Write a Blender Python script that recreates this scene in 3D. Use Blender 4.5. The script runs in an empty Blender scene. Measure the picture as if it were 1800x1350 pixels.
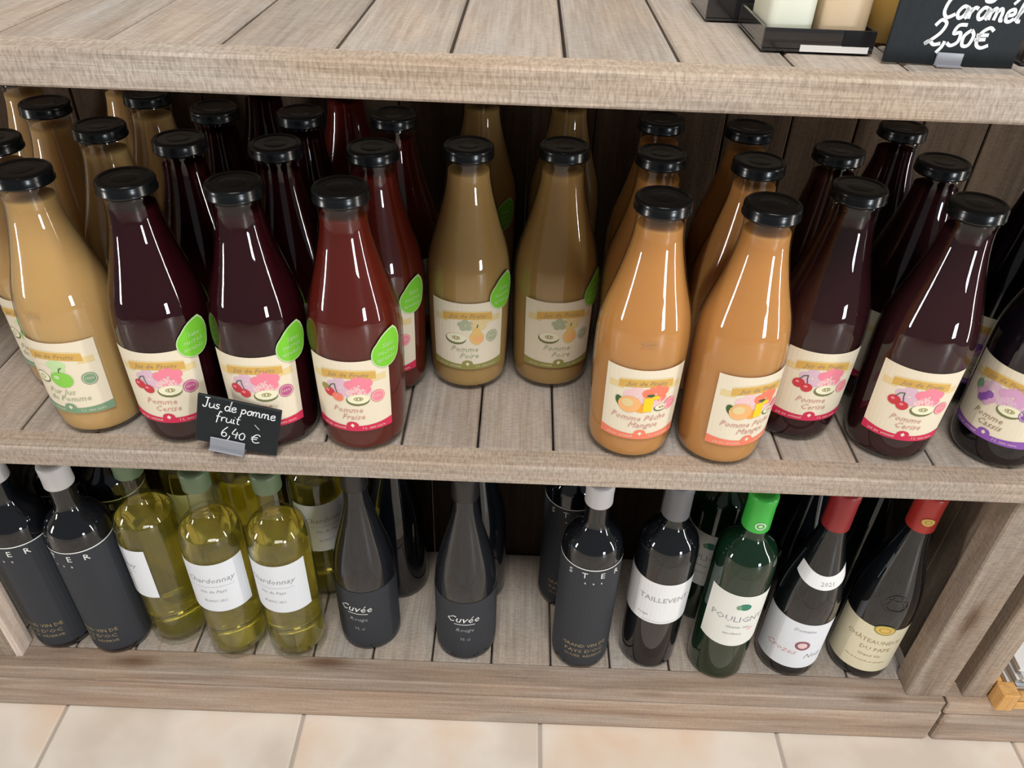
import bpy, bmesh, math, random
from mathutils import Matrix, Vector
from math import sin, cos, pi, radians
random.seed(7)
S = bpy.context.scene
C = S.collection

# ------------------------------------------------------------------ camera
pit, yaw, rol = 0.6447177, -0.0000431, -0.0390
fwd = Vector((sin(yaw)*cos(pit), cos(yaw)*cos(pit), -sin(pit)))
r0 = Vector((cos(yaw), -sin(yaw), 0)); d0 = fwd.cross(r0)
right = cos(rol)*r0 + sin(rol)*d0
down = -sin(rol)*r0 + cos(rol)*d0
cd = bpy.data.cameras.new('camera'); cam = bpy.data.objects.new('camera', cd); C.objects.link(cam)
cd.sensor_width = 36.0; cd.lens = 1382.05/1800*36.0; cd.clip_start = 0.02
M = Matrix((right, -down, -fwd)).transposed().to_4x4(); M.translation = Vector((-0.00264, -0.58644, 0.54582))
cam.matrix_world = M
S.camera = cam

# ------------------------------------------------------------------ light
w = bpy.data.worlds.new('shop_ambience'); S.world = w; w.use_nodes = True
bg = w.node_tree.nodes['Background']; bg.inputs[0].default_value = (0.93, 0.96, 1.0, 1); bg.inputs[1].default_value = 0.14

def area(name, loc, target, sx, sy, power, col):
    l = bpy.data.lights.new(name, 'AREA'); l.shape = 'RECTANGLE'; l.size = sx; l.size_y = sy; l.energy = power; l.color = col
    o = bpy.data.objects.new(name, l); C.objects.link(o); o.location = loc
    o.rotation_euler = (Vector(target)-Vector(loc)).to_track_quat('-Z', 'Y').to_euler()
    return o
area('ceiling_panel_lamp', (0.1, -1.05, 2.15), (0.0, -0.05, 0), 1.0, 0.5, 40, (1.0, 0.965, 0.91))
area('side_window', (-2.75, -1.05, 0.22), (0, 0, 0.2), 0.22, 0.85, 17, (1.0, 0.97, 0.93))
area('shop_window', (1.95, -2.55, -0.04), (0, 0, 0.1), 0.40, 0.50, 22, (0.84, 0.93, 1.0))
area('glass_door', (2.90, -0.85, 0.20), (0, 0, 0.1), 0.13, 1.60, 22, (1.0, 0.95, 0.88))

S.view_settings.view_transform = 'Standard'; S.view_settings.look = 'None'
S.view_settings.gamma = 1.0; S.view_settings.use_curve_mapping = False
S.view_settings.exposure = 0.35

# ------------------------------------------------------------------ materials
def nm(name):
    m = bpy.data.materials.new(name); m.use_nodes = True
    return m, m.node_tree.nodes, m.node_tree.links, m.node_tree.nodes['Principled BSDF']

def plain(name, col, rough=0.5, spec=0.5, metal=0.0, sss=0.0, sscale=0.02, srad=(1, .4, .15), bump=0.0, bscale=300, var=0.0, coat=0.0):
    m, N, L, P = nm(name)
    P.inputs['Base Color'].default_value = (*col, 1); P.inputs['Roughness'].default_value = rough
    P.inputs['Specular IOR Level'].default_value = spec; P.inputs['Metallic'].default_value = metal
    P.inputs['Coat Weight'].default_value = coat
    if sss:
        P.inputs['Subsurface Weight'].default_value = sss; P.inputs['Subsurface Scale'].default_value = sscale
        P.inputs['Subsurface Radius'].default_value = srad
    if bump or var:
        tc = N.new('ShaderNodeTexCoord'); no = N.new('ShaderNodeTexNoise'); no.inputs['Scale'].default_value = bscale; no.inputs['Detail'].default_value = 4
        L.new(tc.outputs['Object'], no.inputs['Vector'])
        if bump:
            b = N.new('ShaderNodeBump'); b.inputs['Strength'].default_value = bump; b.inputs['Distance'].default_value = 0.002
            L.new(no.outputs['Fac'], b.inputs['Height']); L.new(b.outputs[0], P.inputs['Normal'])
        if var:
            mx = N.new('ShaderNodeMix'); mx.data_type = 'RGBA'
            mx.inputs[6].default_value = (*[c*(1-var) for c in col], 1); mx.inputs[7].default_value = (*[min(1, c*(1+var)) for c in col], 1)
            L.new(no.outputs['Fac'], mx.inputs[0]); L.new(mx.outputs[2], P.inputs['Base Color'])
    return m

def wood(name, dark, mid, light, saw=0.25, rough=0.75, knots=True, hue=0.08, bump=0.5):
    m, N, L, P = nm(name)
    P.inputs['Roughness'].default_value = rough; P.inputs['Specular IOR Level'].default_value = 0.25
    tc = N.new('ShaderNodeTexCoord'); oi = N.new('ShaderNodeObjectInfo')
    cmb = N.new('ShaderNodeCombineXYZ')
    mul = N.new('ShaderNodeMath'); mul.operation = 'MULTIPLY'; mul.inputs[1].default_value = 37.0; L.new(oi.outputs['Random'], mul.inputs[0])
    mul2 = N.new('ShaderNodeMath'); mul2.operation = 'MULTIPLY'; mul2.inputs[1].default_value = 91.0; L.new(oi.outputs['Random'], mul2.inputs[0])
    L.new(mul.outputs[0], cmb.inputs[0]); L.new(mul2.outputs[0], cmb.inputs[1]); L.new(mul.outputs[0], cmb.inputs[2])
    add = N.new('ShaderNodeVectorMath'); add.operation = 'ADD'; L.new(tc.outputs['Object'], add.inputs[0]); L.new(cmb.outputs[0], add.inputs[1])
    def noise(sc, scale, detail=6, ro=0.6, dist=0.0):
        mp = N.new('ShaderNodeMapping'); mp.inputs['Scale'].default_value = sc; L.new(add.outputs[0], mp.inputs['Vector'])
        n = N.new('ShaderNodeTexNoise'); n.inputs['Scale'].default_value = scale; n.inputs['Detail'].default_value = detail
        n.inputs['Roughness'].default_value = ro; n.inputs['Distortion'].default_value = dist
        L.new(mp.outputs[0], n.inputs['Vector']); return n
    g1 = noise((1.0, 13, 13), 3.0, 6, 0.6, 0.8)          # broad figure
    g2 = noise((4, 110, 110), 3.0, 3, 0.6)                # fibres
    g3 = noise((230, 70, 70), 2.0, 3, 0.55, 0.3)           # rough-sawn cross marks
    g4 = noise((2.2, 6, 6), 3.0, 3, 0.5)                  # patches of grey and brown
    r = N.new('ShaderNodeValToRGB'); e = r.color_ramp.elements
    e[0].position = 0.3; e[0].color = (*dark, 1); e[1].position = 0.72; e[1].color = (*light, 1)
    x = e.new(0.5); x.color = (*mid, 1)
    L.new(g1.outputs['Fac'], r.inputs[0])
    def mixf(a, col_or, fac, mode='MULTIPLY'):
        k = N.new('ShaderNodeMix'); k.data_type = 'RGBA'; k.blend_type = mode; k.inputs[0].default_value = fac
        L.new(a, k.inputs[6]); L.new(col_or, k.inputs[7]); return k.outputs[2]
    def bw(n, lo, hi, c0, c1):
        q = N.new('ShaderNodeValToRGB'); q.color_ramp.elements[0].position = lo; q.color_ramp.elements[1].position = hi
        q.color_ramp.elements[0].color = (*c0, 1); q.color_ramp.elements[1].color = (*c1, 1); L.new(n.outputs['Fac'], q.inputs[0]); return q.outputs[0]
    col = mixf(r.outputs[0], bw(g2, 0.32, 0.62, (.72, .69, .66), (1.08, 1.08, 1.08)), 0.6)
    col = mixf(col, bw(g3, 0.35, 0.6, (.70, .68, .66), (1.06, 1.06, 1.06)), saw)
    col = mixf(col, bw(g4, 0.35, 0.65, (.80, .88, .98), (1.08, .96, .86)), hue*5)
    if knots:
        mp = N.new('ShaderNodeMapping'); mp.inputs['Scale'].default_value = (5, 16, 16); L.new(add.outputs[0], mp.inputs['Vector'])
        v = N.new('ShaderNodeTexVoronoi'); v.inputs['Scale'].default_value = 0.9; L.new(mp.outputs[0], v.inputs['Vector'])
        q = N.new('ShaderNodeValToRGB'); q.color_ramp.elements[0].position = 0.06; q.color_ramp.elements[0].color = (.4, .28, .2, 1)
        q.color_ramp.elements[1].position = 0.2; q.color_ramp.elements[1].color = (1, 1, 1, 1); L.new(v.outputs['Distance'], q.inputs[0])
        col = mixf(col, q.outputs[0], 0.8)
    # board-to-board tone
    t = N.new('ShaderNodeMapRange'); t.inputs[3].default_value = 0.86; t.inputs[4].default_value = 1.1; L.new(oi.outputs['Random'], t.inputs[0])
    vv = N.new('ShaderNodeVectorMath'); vv.operation = 'SCALE'; L.new(col, vv.inputs[0]); L.new(t.outputs[0], vv.inputs['Scale'])
    L.new(vv.outputs[0], P.inputs['Base Color'])
    s = N.new('ShaderNodeMath'); s.operation = 'ADD'; L.new(g2.outputs['Fac'], s.inputs[0]); L.new(g3.outputs['Fac'], s.inputs[1])
    b = N.new('ShaderNodeBump'); b.inputs['Strength'].default_value = bump; b.inputs['Distance'].default_value = 0.0012
    L.new(s.outputs[0], b.inputs['Height']); L.new(b.outputs[0], P.inputs['Normal'])
    return m

M_PLANK = wood('weathered_plank', (.36, .30, .25), (.43, .375, .325), (.50, .45, .405), 0.45, knots=False)
M_RAIL = wood('rough_sawn_rail', (.45, .36, .28), (.53, .44, .36), (.60, .52, .44), 0.8, bump=0.8, knots=False)
M_BASE = wood('base_board', (.31, .215, .155), (.42, .32, .245), (.50, .41, .34), 0.25)
M_POST = wood('post_wood', (.27, .205, .15), (.35, .275, .21), (.42, .345, .275), 0.6)
M_POST_LIT = wood('painted_lit_post_wood', (.66, .54, .45), (.74, .62, .53), (.82, .71, .62), 0.3, knots=False)  # post wood made paler, side light painted into its colour
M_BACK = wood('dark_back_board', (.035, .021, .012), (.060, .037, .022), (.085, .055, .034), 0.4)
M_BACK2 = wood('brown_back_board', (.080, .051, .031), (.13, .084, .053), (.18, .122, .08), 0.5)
M_PINE = wood('orange_pine', (.55, .28, .09), (.66, .37, .13), (.74, .46, .19), 0.1)

def glass_film(name, tint=(1, 1, 1), f0=0.045, rough=0.015):
    m, N, L, P = nm(name); N.remove(P)
    out = N['Material Output']
    tr = N.new('ShaderNodeBsdfTransparent'); tr.inputs[0].default_value = (*tint, 1)
    gl = N.new('ShaderNodeBsdfGlossy'); gl.inputs['Roughness'].default_value = rough
    lw = N.new('ShaderNodeLayerWeight'); lw.inputs[0].default_value = 0.5
    pw = N.new('ShaderNodeMath'); pw.operation = 'POWER'; pw.inputs[1].default_value = 4.5; L.new(lw.outputs['Facing'], pw.inputs[0])
    ma = N.new('ShaderNodeMath'); ma.operation = 'MULTIPLY_ADD'; ma.inputs[1].default_value = 0.85; ma.inputs[2].default_value = f0; L.new(pw.outputs[0], ma.inputs[0])
    mx = N.new('ShaderNodeMixShader'); L.new(ma.outputs[0], mx.inputs[0]); L.new(tr.outputs[0], mx.inputs[1]); L.new(gl.outputs[0], mx.inputs[2])
    L.new(mx.outputs[0], out.inputs['Surface'])
    return m
M_GLASS = glass_film('clear_bottle_glass', (.97, .985, .975), 0.065)

def juice_mat(name, col, sss=0.45, scale=0.03, rad=(1, .45, .12), spec=0.04):
    return plain(name, col, rough=0.3, spec=spec, sss=sss, sscale=scale, srad=rad, var=0.06, bscale=14)
J = {
 'apple':  juice_mat('apple_juice', (.56, .34, .135)),
 'pear':   juice_mat('pear_juice', (.44, .27, .10)),
 'orange': juice_mat('orange_juice', (.55, .255, .080)),
 'cherry': juice_mat('cherry_juice', (.024, .003, .005), 0.0, spec=0.0),
 'berry':  juice_mat('strawberry_juice', (.10, .010, .006), 0.3, .02, (1, .1, .06)),
 'plum':   juice_mat('plum_juice', (.030, .008, .010), 0.0, spec=0.0),
 'grape':  juice_mat('dark_grape_juice', (.006, .004, .007), 0.0, spec=0.0),
}
def liquid(name, col, ior=1.33, rough=0.02):
    m, N, L, P = nm(name)
    P.inputs['Base Color'].default_value = (*col, 1); P.inputs['Transmission Weight'].default_value = 0.95
    P.inputs['IOR'].default_value = ior; P.inputs['Roughness'].default_value = rough
    return m
M_WHITEWINE = liquid('white_wine', (1.0, .88, .17))
M_DARKGLASS = plain('near_black_bottle_glass', (.006, .007, .009), 0.04, 0.6, coat=0.3)
M_GREENGLASS = plain('dark_green_bottle_glass', (.004, .020, .008), 0.04, 0.6, coat=0.3)
M_FROST = plain('satin_black_glass', (.012, .013, .016), 0.09, 0.7)
M_CAP = plain('black_lacquered_metal', (.005, .006, .007), 0.22, 0.45)
M_CAPS_WHITE = plain('white_capsule', (.62, .60, .60), 0.4)
M_CAPS_GREY = plain('grey_capsule', (.16, .16, .17), 0.4)
M_CAPS_GREEN = plain('bright_green_capsule', (.05, .50, .06), 0.35)
M_CAPS_PALEGREEN = plain('dull_green_capsule', (.12, .17, .09), 0.4)
M_CAPS_RED = plain('dark_red_capsule', (.30, .018, .022), 0.4)
M_CAPS_RED2 = plain('bright_red_capsule', (.42, .03, .022), 0.35)
M_CAPS_BLACK = plain('black_capsule', (.014, .013, .014), 0.35)

def paper(name, col, rough=0.6): return plain(name, col, rough, 0.25)
K = {k: paper('print_'+k, c) for k, c in {
 'cream': (.80, .71, .55), 'white': (.80, .80, .80), 'warmwhite': (.78, .78, .72), 'gold': (.66, .40, .10), 'palegold': (.76, .60, .30),
 'browntext': (.35, .25, .15), 'pink': (.85, .24, .32), 'palepink': (.82, .55, .54), 'lilac': (.70, .48, .58), 'red': (.58, .05, .06),
 'crimson': (.62, .03, .09), 'salmon': (.85, .22, .13), 'green': (.25, .60, .08), 'leafgreen': (.19, .58, .035), 'palegreen': (.52, .72, .36),
 'darkgreen': (.05, .12, .04), 'greygreen': (.20, .33, .20), 'olive': (.30, .28, .08), 'rim': (.17, .18, .07), 'flesh': (.84, .80, .58),
 'peach': (.86, .45, .18), 'orange': (.88, .36, .05), 'yellow': (.86, .62, .02), 'pearskin': (.80, .52, .18), 'purple': (.27, .10, .42),
 'violet': (.16, .04, .24), 'mauve': (.66, .36, .56), 'rosetext': (.62, .33, .28), 'plumpink': (.50, .10, .26), 'black': (.008, .008, .009),
 'matteblack': (.034, .037, .044), 'silver': (.80, .81, .78), 'dimgold': (.34, .26, .13), 'greytext': (.32, .32, .34), 'bluegreen': (.05, .22, .15),
 'emblemred': (.30, .10, .12), 'winecream': (.72, .65, .46), 'brightgold': (.72, .46, .12), 'coolwhite': (.74, .76, .80), 'slate': (.016, .020, .024),
 'chalk': (.82, .84, .86), 'chalkdim': (.42, .45, .50), 'sage': (.42, .45, .30)}.items()}
M_SLATE = plain('slate_board', (.009, .013, .016), 0.55, 0.3, bump=0.2, bscale=120, var=0.2)
M_CLIP = plain('clear_plastic_clip', (.26, .27, .31), 0.2, 0.6)
M_SMOKE = plain('smoked_acrylic', (.020, .019, .020), 0.10, 0.6, coat=0.4)
M_SOAPW = plain('cream_white_pack', (.78, .80, .66), 0.45, bump=0.1, bscale=60)
M_SOAPB = plain('beige_pack', (.68, .52, .34), 0.45, bump=0.1, bscale=60)
M_AMBER = plain('amber_pack', (.40, .24, .06), 0.35)
M_GROUT = plain('floor_grout', (.50, .46, .42), 0.9, 0.2, bump=0.3, bscale=200)
M_WALL = plain('painted_wall', (.55, .50, .44), 0.8, 0.2, bump=0.1, bscale=80)
M_PAPERBLUE = plain('printed_magazine', (.55, .60, .70), 0.4, var=0.5, bscale=60)

def tile_mat():
    m, N, L, P = nm('cream_stone_tile'); P.inputs['Roughness'].default_value = 0.45; P.inputs['Specular IOR Level'].default_value = 0.35
    tc = N.new('ShaderNodeTexCoord'); oi = N.new('ShaderNodeObjectInfo'); add = N.new('ShaderNodeVectorMath'); add.operation = 'ADD'
    L.new(tc.outputs['Object'], add.inputs[0]); sc = N.new('ShaderNodeVectorMath'); sc.operation = 'SCALE'; sc.inputs[0].default_value = (31, 17, 5)
    L.new(oi.outputs['Random'], sc.inputs['Scale']); L.new(sc.outputs[0], add.inputs[1])
    n = N.new('ShaderNodeTexNoise'); n.inputs['Scale'].default_value = 5; n.inputs['Detail'].default_value = 6; L.new(add.outputs[0], n.inputs['Vector'])
    r = N.new('ShaderNodeValToRGB'); e = r.color_ramp.elements
    e[0].position = .36; e[0].color = (.66, .58, .50, 1); e[1].position = .66; e[1].color = (.74, .58, .45, 1)
    x = e.new(.5); x.color = (.78, .71, .63, 1); L.new(n.outputs['Fac'], r.inputs[0]); L.new(r.outputs[0], P.inputs['Base Color'])
    b = N.new('ShaderNodeBump'); b.inputs['Strength'].default_value = .15; b.inputs['Distance'].default_value = .003; L.new(n.outputs['Fac'], b.inputs['Height']); L.new(b.outputs[0], P.inputs['Normal'])
    return m
M_TILE = tile_mat()

# ------------------------------------------------------------------ helpers
def link(name, me, parent=None, loc=None, rot=None):
    o = bpy.data.objects.new(name, me); C.objects.link(o)
    if parent: o.parent = parent
    if loc is not None: o.location = loc
    if rot is not None: o.rotation_euler = rot
    return o
def empty(name, loc=(0, 0, 0), label=None, cat=None, group=None, rz=0.0):
    o = bpy.data.objects.new(name, None); C.objects.link(o); o.location = loc; o.rotation_euler = (0, 0, rz); o.empty_display_size = .02
    return tag(o, label, cat, group)
def tag(o, label=None, cat=None, group=None, kind=None):
    if label: o['label'] = label
    if cat: o['category'] = cat
    if group: o['group'] = group
    if kind: o['kind'] = kind
    return o
def mesh(name, bm, mats, smooth=False):
    me = bpy.data.meshes.new(name); bm.to_mesh(me); bm.free()
    for m in (mats if isinstance(mats, (list, tuple)) else [mats]): me.materials.append(m)
    if smooth:
        for p in me.polygons: p.use_smooth = True
    return me
def box_bm(sx, sy, sz, bev=0.0, seg=1, loc=(0, 0, 0), bm=None):
    b = bmesh.new()
    bmesh.ops.create_cube(b, size=1.0)
    bmesh.ops.scale(b, vec=(sx, sy, sz), verts=b.verts)
    if bev: bmesh.ops.bevel(b, geom=b.edges[:], offset=bev, segments=seg, affect='EDGES', profile=.5)
    bmesh.ops.translate(b, vec=loc, verts=b.verts)
    if bm is None: return b
    t = bpy.data.meshes.new('tmp'); b.to_mesh(t); b.free(); bm.from_mesh(t); bpy.data.meshes.remove(t); return bm
_boards = {}
ROT = {'x': (0, 0, 0), 'y': (0, 0, pi/2), 'z': (0, -pi/2, 0), 'zb': (pi/2, -pi/2, 0)}
def board(name, x0, x1, y0, y1, z0, z1, axis, mat, parent, bev=0.0015, seg=1):
    """A board with its grain (local x) along the given axis."""
    dx, dy, dz = x1-x0, y1-y0, z1-z0
    if axis == 'x': d = (dx, dy, dz)
    elif axis == 'y': d = (dy, dx, dz)
    else: d = (dz, dy, dx)
    key = tuple(round(v, 4) for v in d)+(mat.name, bev)
    if key not in _boards: _boards[key] = mesh(name, box_bm(*d, bev, seg), mat)
    return link(name, _boards[key], parent, ((x0+x1)/2, (y0+y1)/2, (z0+z1)/2), ROT[axis])
def lathe_bm(prof, seg=40, caps=True):
    bm = bmesh.new(); rings = []
    for z, r in prof:
        rings.append([bm.verts.new((r*cos(2*pi*i/seg), r*sin(2*pi*i/seg), z)) for i in range(seg)])
    for a, b in zip(rings, rings[1:]):
        for i in range(seg): bm.faces.new((a[i], a[(i+1) % seg], b[(i+1) % seg], b[i]))
    if caps:
        bm.faces.new(rings[0][::-1]); bm.faces.new(rings[-1])
    return bm
def smooth_prof(pts, n=4):
    """Catmull-Rom through (z, r) points."""
    out = []
    P = [pts[0]]+list(pts)+[pts[-1]]
    for i in range(1, len(P)-2):
        for k in range(n):
            t = k/n
            out.append(tuple(0.5*((2*P[i][j])+(-P[i-1][j]+P[i+1][j])*t+(2*P[i-1][j]-5*P[i][j]+4*P[i+1][j]-P[i+2][j])*t*t+(-P[i-1][j]+3*P[i][j]-3*P[i+1][j]+P[i+2][j])*t**3) for j in (0, 1)))
    out.append(pts[-1]); return out
def radius_at(prof, z):
    for (z0, r0_), (z1, r1_) in zip(prof, prof[1:]):
        if z0 <= z <= z1 and z1 > z0: return r0_+(r1_-r0_)*(z-z0)/(z1-z0)
    return prof[-1][1]

class Print:
    """Flat artwork gathered as 2D pieces (s along, t up) and laid onto a bottle or a board."""
    def __init__(self): self.v = []; self.f = []; self.m = []; self.mats = []
    def mi(self, mat):
        if mat not in self.mats: self.mats.append(mat)
        return self.mats.index(mat)
    def add(self, vs, fs, mat, layer=1):
        o = len(self.v); k = self.mi(mat)
        self.v += [(a, b, layer) for a, b in vs]
        for f in fs: self.f.append([o+i for i in f]); self.m.append(k)
    def strip(self, s0, s1, lo, hi, mat, layer=1, nx=14, nz=1):
        lo_ = lo if callable(lo) else (lambda s: lo); hi_ = hi if callable(hi) else (lambda s: hi)
        vs = []; fs = []
        for j in range(nz+1):
            for i in range(nx+1):
                s = s0+(s1-s0)*i/nx; vs.append((s, lo_(s)+(hi_(s)-lo_(s))*j/nz))
        for j in range(nz):
            for i in range(nx):
                a = j*(nx+1)+i; fs.append((a, a+1, a+nx+2, a+nx+1))
        self.add(vs, fs, mat, layer)
    def blob(self, cx, cy, rx, ry, mat, layer=1, n=14, rot=0.0, shape=None):
        vs = [(cx, cy)]; fs = []
        for q in (.5, 1.0):
            for i in range(n):
                a = 2*pi*i/n; k = shape(a) if shape else 1.0
                x, y = rx*q*k*cos(a), ry*q*k*sin(a)
                vs.append((cx+x*cos(rot)-y*sin(rot), cy+x*sin(rot)+y*cos(rot)))
        for i in range(n):
            j = (i+1) % n
            fs.append((0, 1+i, 1+j)); fs.append((1+i, 1+n+i, 1+n+j, 1+j))
        self.add(vs, fs, mat, layer)
    def ring(self, cx, cy, rx, ry, wd, mat, layer=1, n=18):
        vs = []; fs = []
        for i in range(n):
            a = 2*pi*i/n; vs += [(cx+rx*cos(a), cy+ry*sin(a)), (cx+(rx-wd)*cos(a), cy+(ry-wd)*sin(a))]
        for i in range(n):
            j = (i+1) % n; fs.append((2*i, 2*j, 2*j+1, 2*i+1))
        self.add(vs, fs, mat, layer)
    def text(self, s, cx, cy, size, mat, layer=2, shear=0.0, bend=None, xs=1.0):
        vs, fs = glyphs(s, shear)
        if not vs: return
        wd = max(v[0] for v in vs)+min(v[0] for v in vs)
        out = []
        for x, y in vs:
            a = cx+(x-wd/2)*size*xs; out.append((a, cy+y*size+(bend(a) if bend else 0)))
        self.add(out, fs, mat, layer)
    def stroke(self, pts, wd, mat, layer=2):
        vs = []; fs = []; n = len(pts)
        for i, p in enumerate(pts):
            a = pts[max(0, i-1)]; b = pts[min(n-1, i+1)]
            dx, dy = b[0]-a[0], b[1]-a[1]; l = math.hypot(dx, dy) or 1
            vs += [(p[0]-dy/l*wd/2, p[1]+dx/l*wd/2), (p[0]+dy/l*wd/2, p[1]-dx/l*wd/2)]
        for i in range(n-1): fs.append((2*i+1, 2*i+3, 2*i+2, 2*i))
        self.add(vs, fs, mat, layer)
    def build(self, name, fn):
        me = bpy.data.meshes.new(name)
        me.from_pydata([fn(*v) for v in self.v], [], self.f)
        for m in self.mats: me.materials.append(m)
        me.polygons.foreach_set('material_index', self.m); me.update()
        return me
_gl = {}
def glyphs(s, shear):
    key = (s, shear)
    if key not in _gl:
        cu = bpy.data.curves.new('t', 'FONT'); cu.body = s; cu.size = 1.0; cu.shear = shear; cu.resolution_u = 1; cu.fill_mode = 'FRONT'
        o = bpy.data.objects.new('t', cu); C.objects.link(o)
        dg = bpy.context.evaluated_depsgraph_get(); me = bpy.data.meshes.new_from_object(o.evaluated_get(dg))
        _gl[key] = ([(v.co.x, v.co.y) for v in me.vertices], [tuple(p.vertices) for p in me.polygons])
        bpy.data.objects.remove(o); bpy.data.curves.remove(cu); bpy.data.meshes.remove(me)
    return _gl[key]
def wrap_fn(prof, R, base=0.0004, step=0.00015):
    def fn(s, t, l):
        r = radius_at(prof, t)+base+step*l; a = s/R
        return (r*sin(a), -r*cos(a), t)
    return fn
def spline(pts, n=5):
    P = [pts[0]]+list(pts)+[pts[-1]]; out = []
    for i in range(1, len(P)-2):
        for k in range(n):
            t = k/n
            out.append(tuple(0.5*((2*P[i][j])+(-P[i-1][j]+P[i+1][j])*t+(2*P[i-1][j]-5*P[i][j]+4*P[i+1][j]-P[i+2][j])*t*t+(-P[i-1][j]+3*P[i][j]-3*P[i+1][j]+P[i+2][j])*t**3) for j in (0, 1)))
    return out+[pts[-1]]
# handwriting: strokes per letter, (advance, [polylines])
HAND = {
 'a': (.50, [[(.40, .42), (.20, .46), (.06, .22), (.18, .02), (.36, .14), (.42, .44), (.42, .12), (.52, .04)]]),
 'b': (.46, [[(.10, .98), (.08, .05), (.28, .0), (.38, .2), (.26, .4), (.1, .28)]]),
 'C': (.62, [[(.60, .80), (.44, .96), (.16, .70), (.10, .26), (.30, .02), (.60, .16)]]),
 'd': (.52, [[(.38, .40), (.16, .44), (.06, .18), (.20, .0), (.38, .16), (.46, .98), (.42, .10), (.54, .02)]]),
 'e': (.42, [[(.06, .22), (.34, .28), (.28, .46), (.08, .36), (.10, .06), (.26, .0), (.42, .12)]]),
 'F': (.55, [[(.56, .92), (.12, .90)], [(.30, .90), (.22, .30), (.02, -.18)], [(.10, .48), (.42, .52)]]),
 'f': (.38, [[(.36, .86), (.24, .96), (.16, .60), (.12, -.20)], [(.02, .44), (.32, .46)]]),
 'g': (.50, [[(.40, .40), (.18, .46), (.06, .20), (.22, .04), (.38, .18), (.42, .44), (.38, -.30), (.16, -.38), (.10, -.24)]]),
 'i': (.22, [[(.08, .44), (.08, .06), (.20, .04)], [(.10, .62), (.12, .66)]]),
 'J': (.46, [[(.10, .90), (.46, .92)], [(.32, .90), (.28, .10), (.10, .0), (.04, .16)]]),
 'l': (.30, [[(.04, .04), (.22, .50), (.30, 1.05), (.14, .70), (.14, .08), (.30, .04)]]),
 'm': (.68, [[(.04, .44), (.06, .02)], [(.06, .30), (.18, .46), (.28, .34), (.28, .02)], [(.28, .30), (.42, .46), (.52, .32), (.54, .04), (.66, .04)]]),
 'o': (.44, [[(.22, .44), (.06, .26), (.14, .02), (.34, .10), (.36, .34), (.22, .44), (.44, .40)]]),
 'p': (.46, [[(.08, .46), (.06, -.36)], [(.06, .28), (.24, .46), (.38, .26), (.24, .04), (.08, .12)]]),
 'r': (.36, [[(.04, .44), (.08, .02)], [(.07, .26), (.18, .44), (.34, .40)]]),
 's': (.36, [[(.32, .42), (.12, .44), (.10, .28), (.28, .18), (.22, .02), (.02, .04)]]),
 't': (.34, [[(.16, .80), (.14, .10), (.30, .04)], [(.02, .50), (.30, .52)]]),
 'u': (.50, [[(.06, .44), (.06, .10), (.22, .0), (.38, .18), (.40, .44), (.42, .08), (.52, .04)]]),
 '2': (.56, [[(.10, .74), (.26, .98), (.48, .84), (.40, .46), (.10, .10), (.0, .02), (.14, .14), (.34, .0), (.58, .06)]]),
 '4': (.48, [[(.20, .92), (.04, .40), (.44, .42)], [(.34, .64), (.32, .0)]]),
 '5': (.50, [[(.48, .84), (.18, .80), (.12, .48), (.36, .52), (.40, .16), (.20, .0), (.02, .10)]]),
 '6': (.46, [[(.34, .94), (.08, .48), (.08, .10), (.28, .0), (.38, .22), (.22, .40), (.08, .26)]]),
 '0': (.46, [[(.22, .66), (.04, .40), (.12, .04), (.34, .06), (.38, .44), (.22, .66)]]),
 ',': (.22, [[(.14, .16), (.12, -.06), (.0, -.32)]]),
 '€': (.62, [[(.58, .66), (.38, .78), (.14, .52), (.16, .12), (.38, -.02), (.62, .10)], [(.02, .46), (.46, .50)], [(.02, .28), (.42, .32)]]),
 ' ': (.32, []),
}
def hand(pr, s, x, y, size, wd, mat, xs=1.0, slant=0.12):
    for ch in s:
        adv, st = HAND[ch]
        for p in st: pr.stroke([(x+(a+slant*b)*size*xs, y+b*size) for a, b in spline(p)], wd, mat)
        x += adv*size*xs
    return x

# ------------------------------------------------------------------ setting: floor, walls
ZF = -0.4849; ZB = -0.3906; ZM = 0.0; ZT = 0.3989
floor = tag(link('floor', mesh('floor', box_bm(4.4, 4.4, .04), M_GROUT), None, (0, -1.6, ZF-.0235)), kind='structure')
tile_me = mesh('tile', box_bm(.3238, .3238, .010, .003, 2), M_TILE)
tx = [-.2735+.3281*k for k in range(-5, 6)]
for x in tx:
    for j in range(-8, 2):
        link('tile', tile_me, floor, (x+.164, .03+.3281*j+.164-.33+1.6, .0185))
tag(link('wall_back', mesh('wall_back', box_bm(4.4, .06, 3.2), M_WALL), None, (0, .50, 1.09)), kind='structure')

# ------------------------------------------------------------------ shelf unit
unit = empty('shelf_unit', (0, 0, ZF), 'long weathered wooden shelf unit of planks holding all the bottles', 'shelf')
U = lambda z: z-ZF
def ub(name, x0, x1, y0, y1, z0, z1, axis, mat, bev=.0015, seg=1, parent=None):
    return board(name, x0, x1, y0, y1, z0-ZF, z1-ZF, axis, mat, parent or unit, bev, seg)
XL, XR = -.74, .592
YT = -.0367
# shelf rails (front nosings)
ub('shelf_rail', -.98, 1.02, YT, YT+.029, ZT-.0262, ZT, 'x', M_RAIL, .002)
ub('shelf_rail', -.98, 1.02, 0, .028, -.0250, .0006, 'x', M_RAIL, .002)
ub('shelf_rail', XL, .583, -.001, .033, ZB-.024, ZB+.0006, 'x', M_BASE, .002)
ub('plinth_board', XL, .590, .0005, .022, ZF+.0005, ZB-.0245, 'x', M_BASE, .007, 3)
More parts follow.
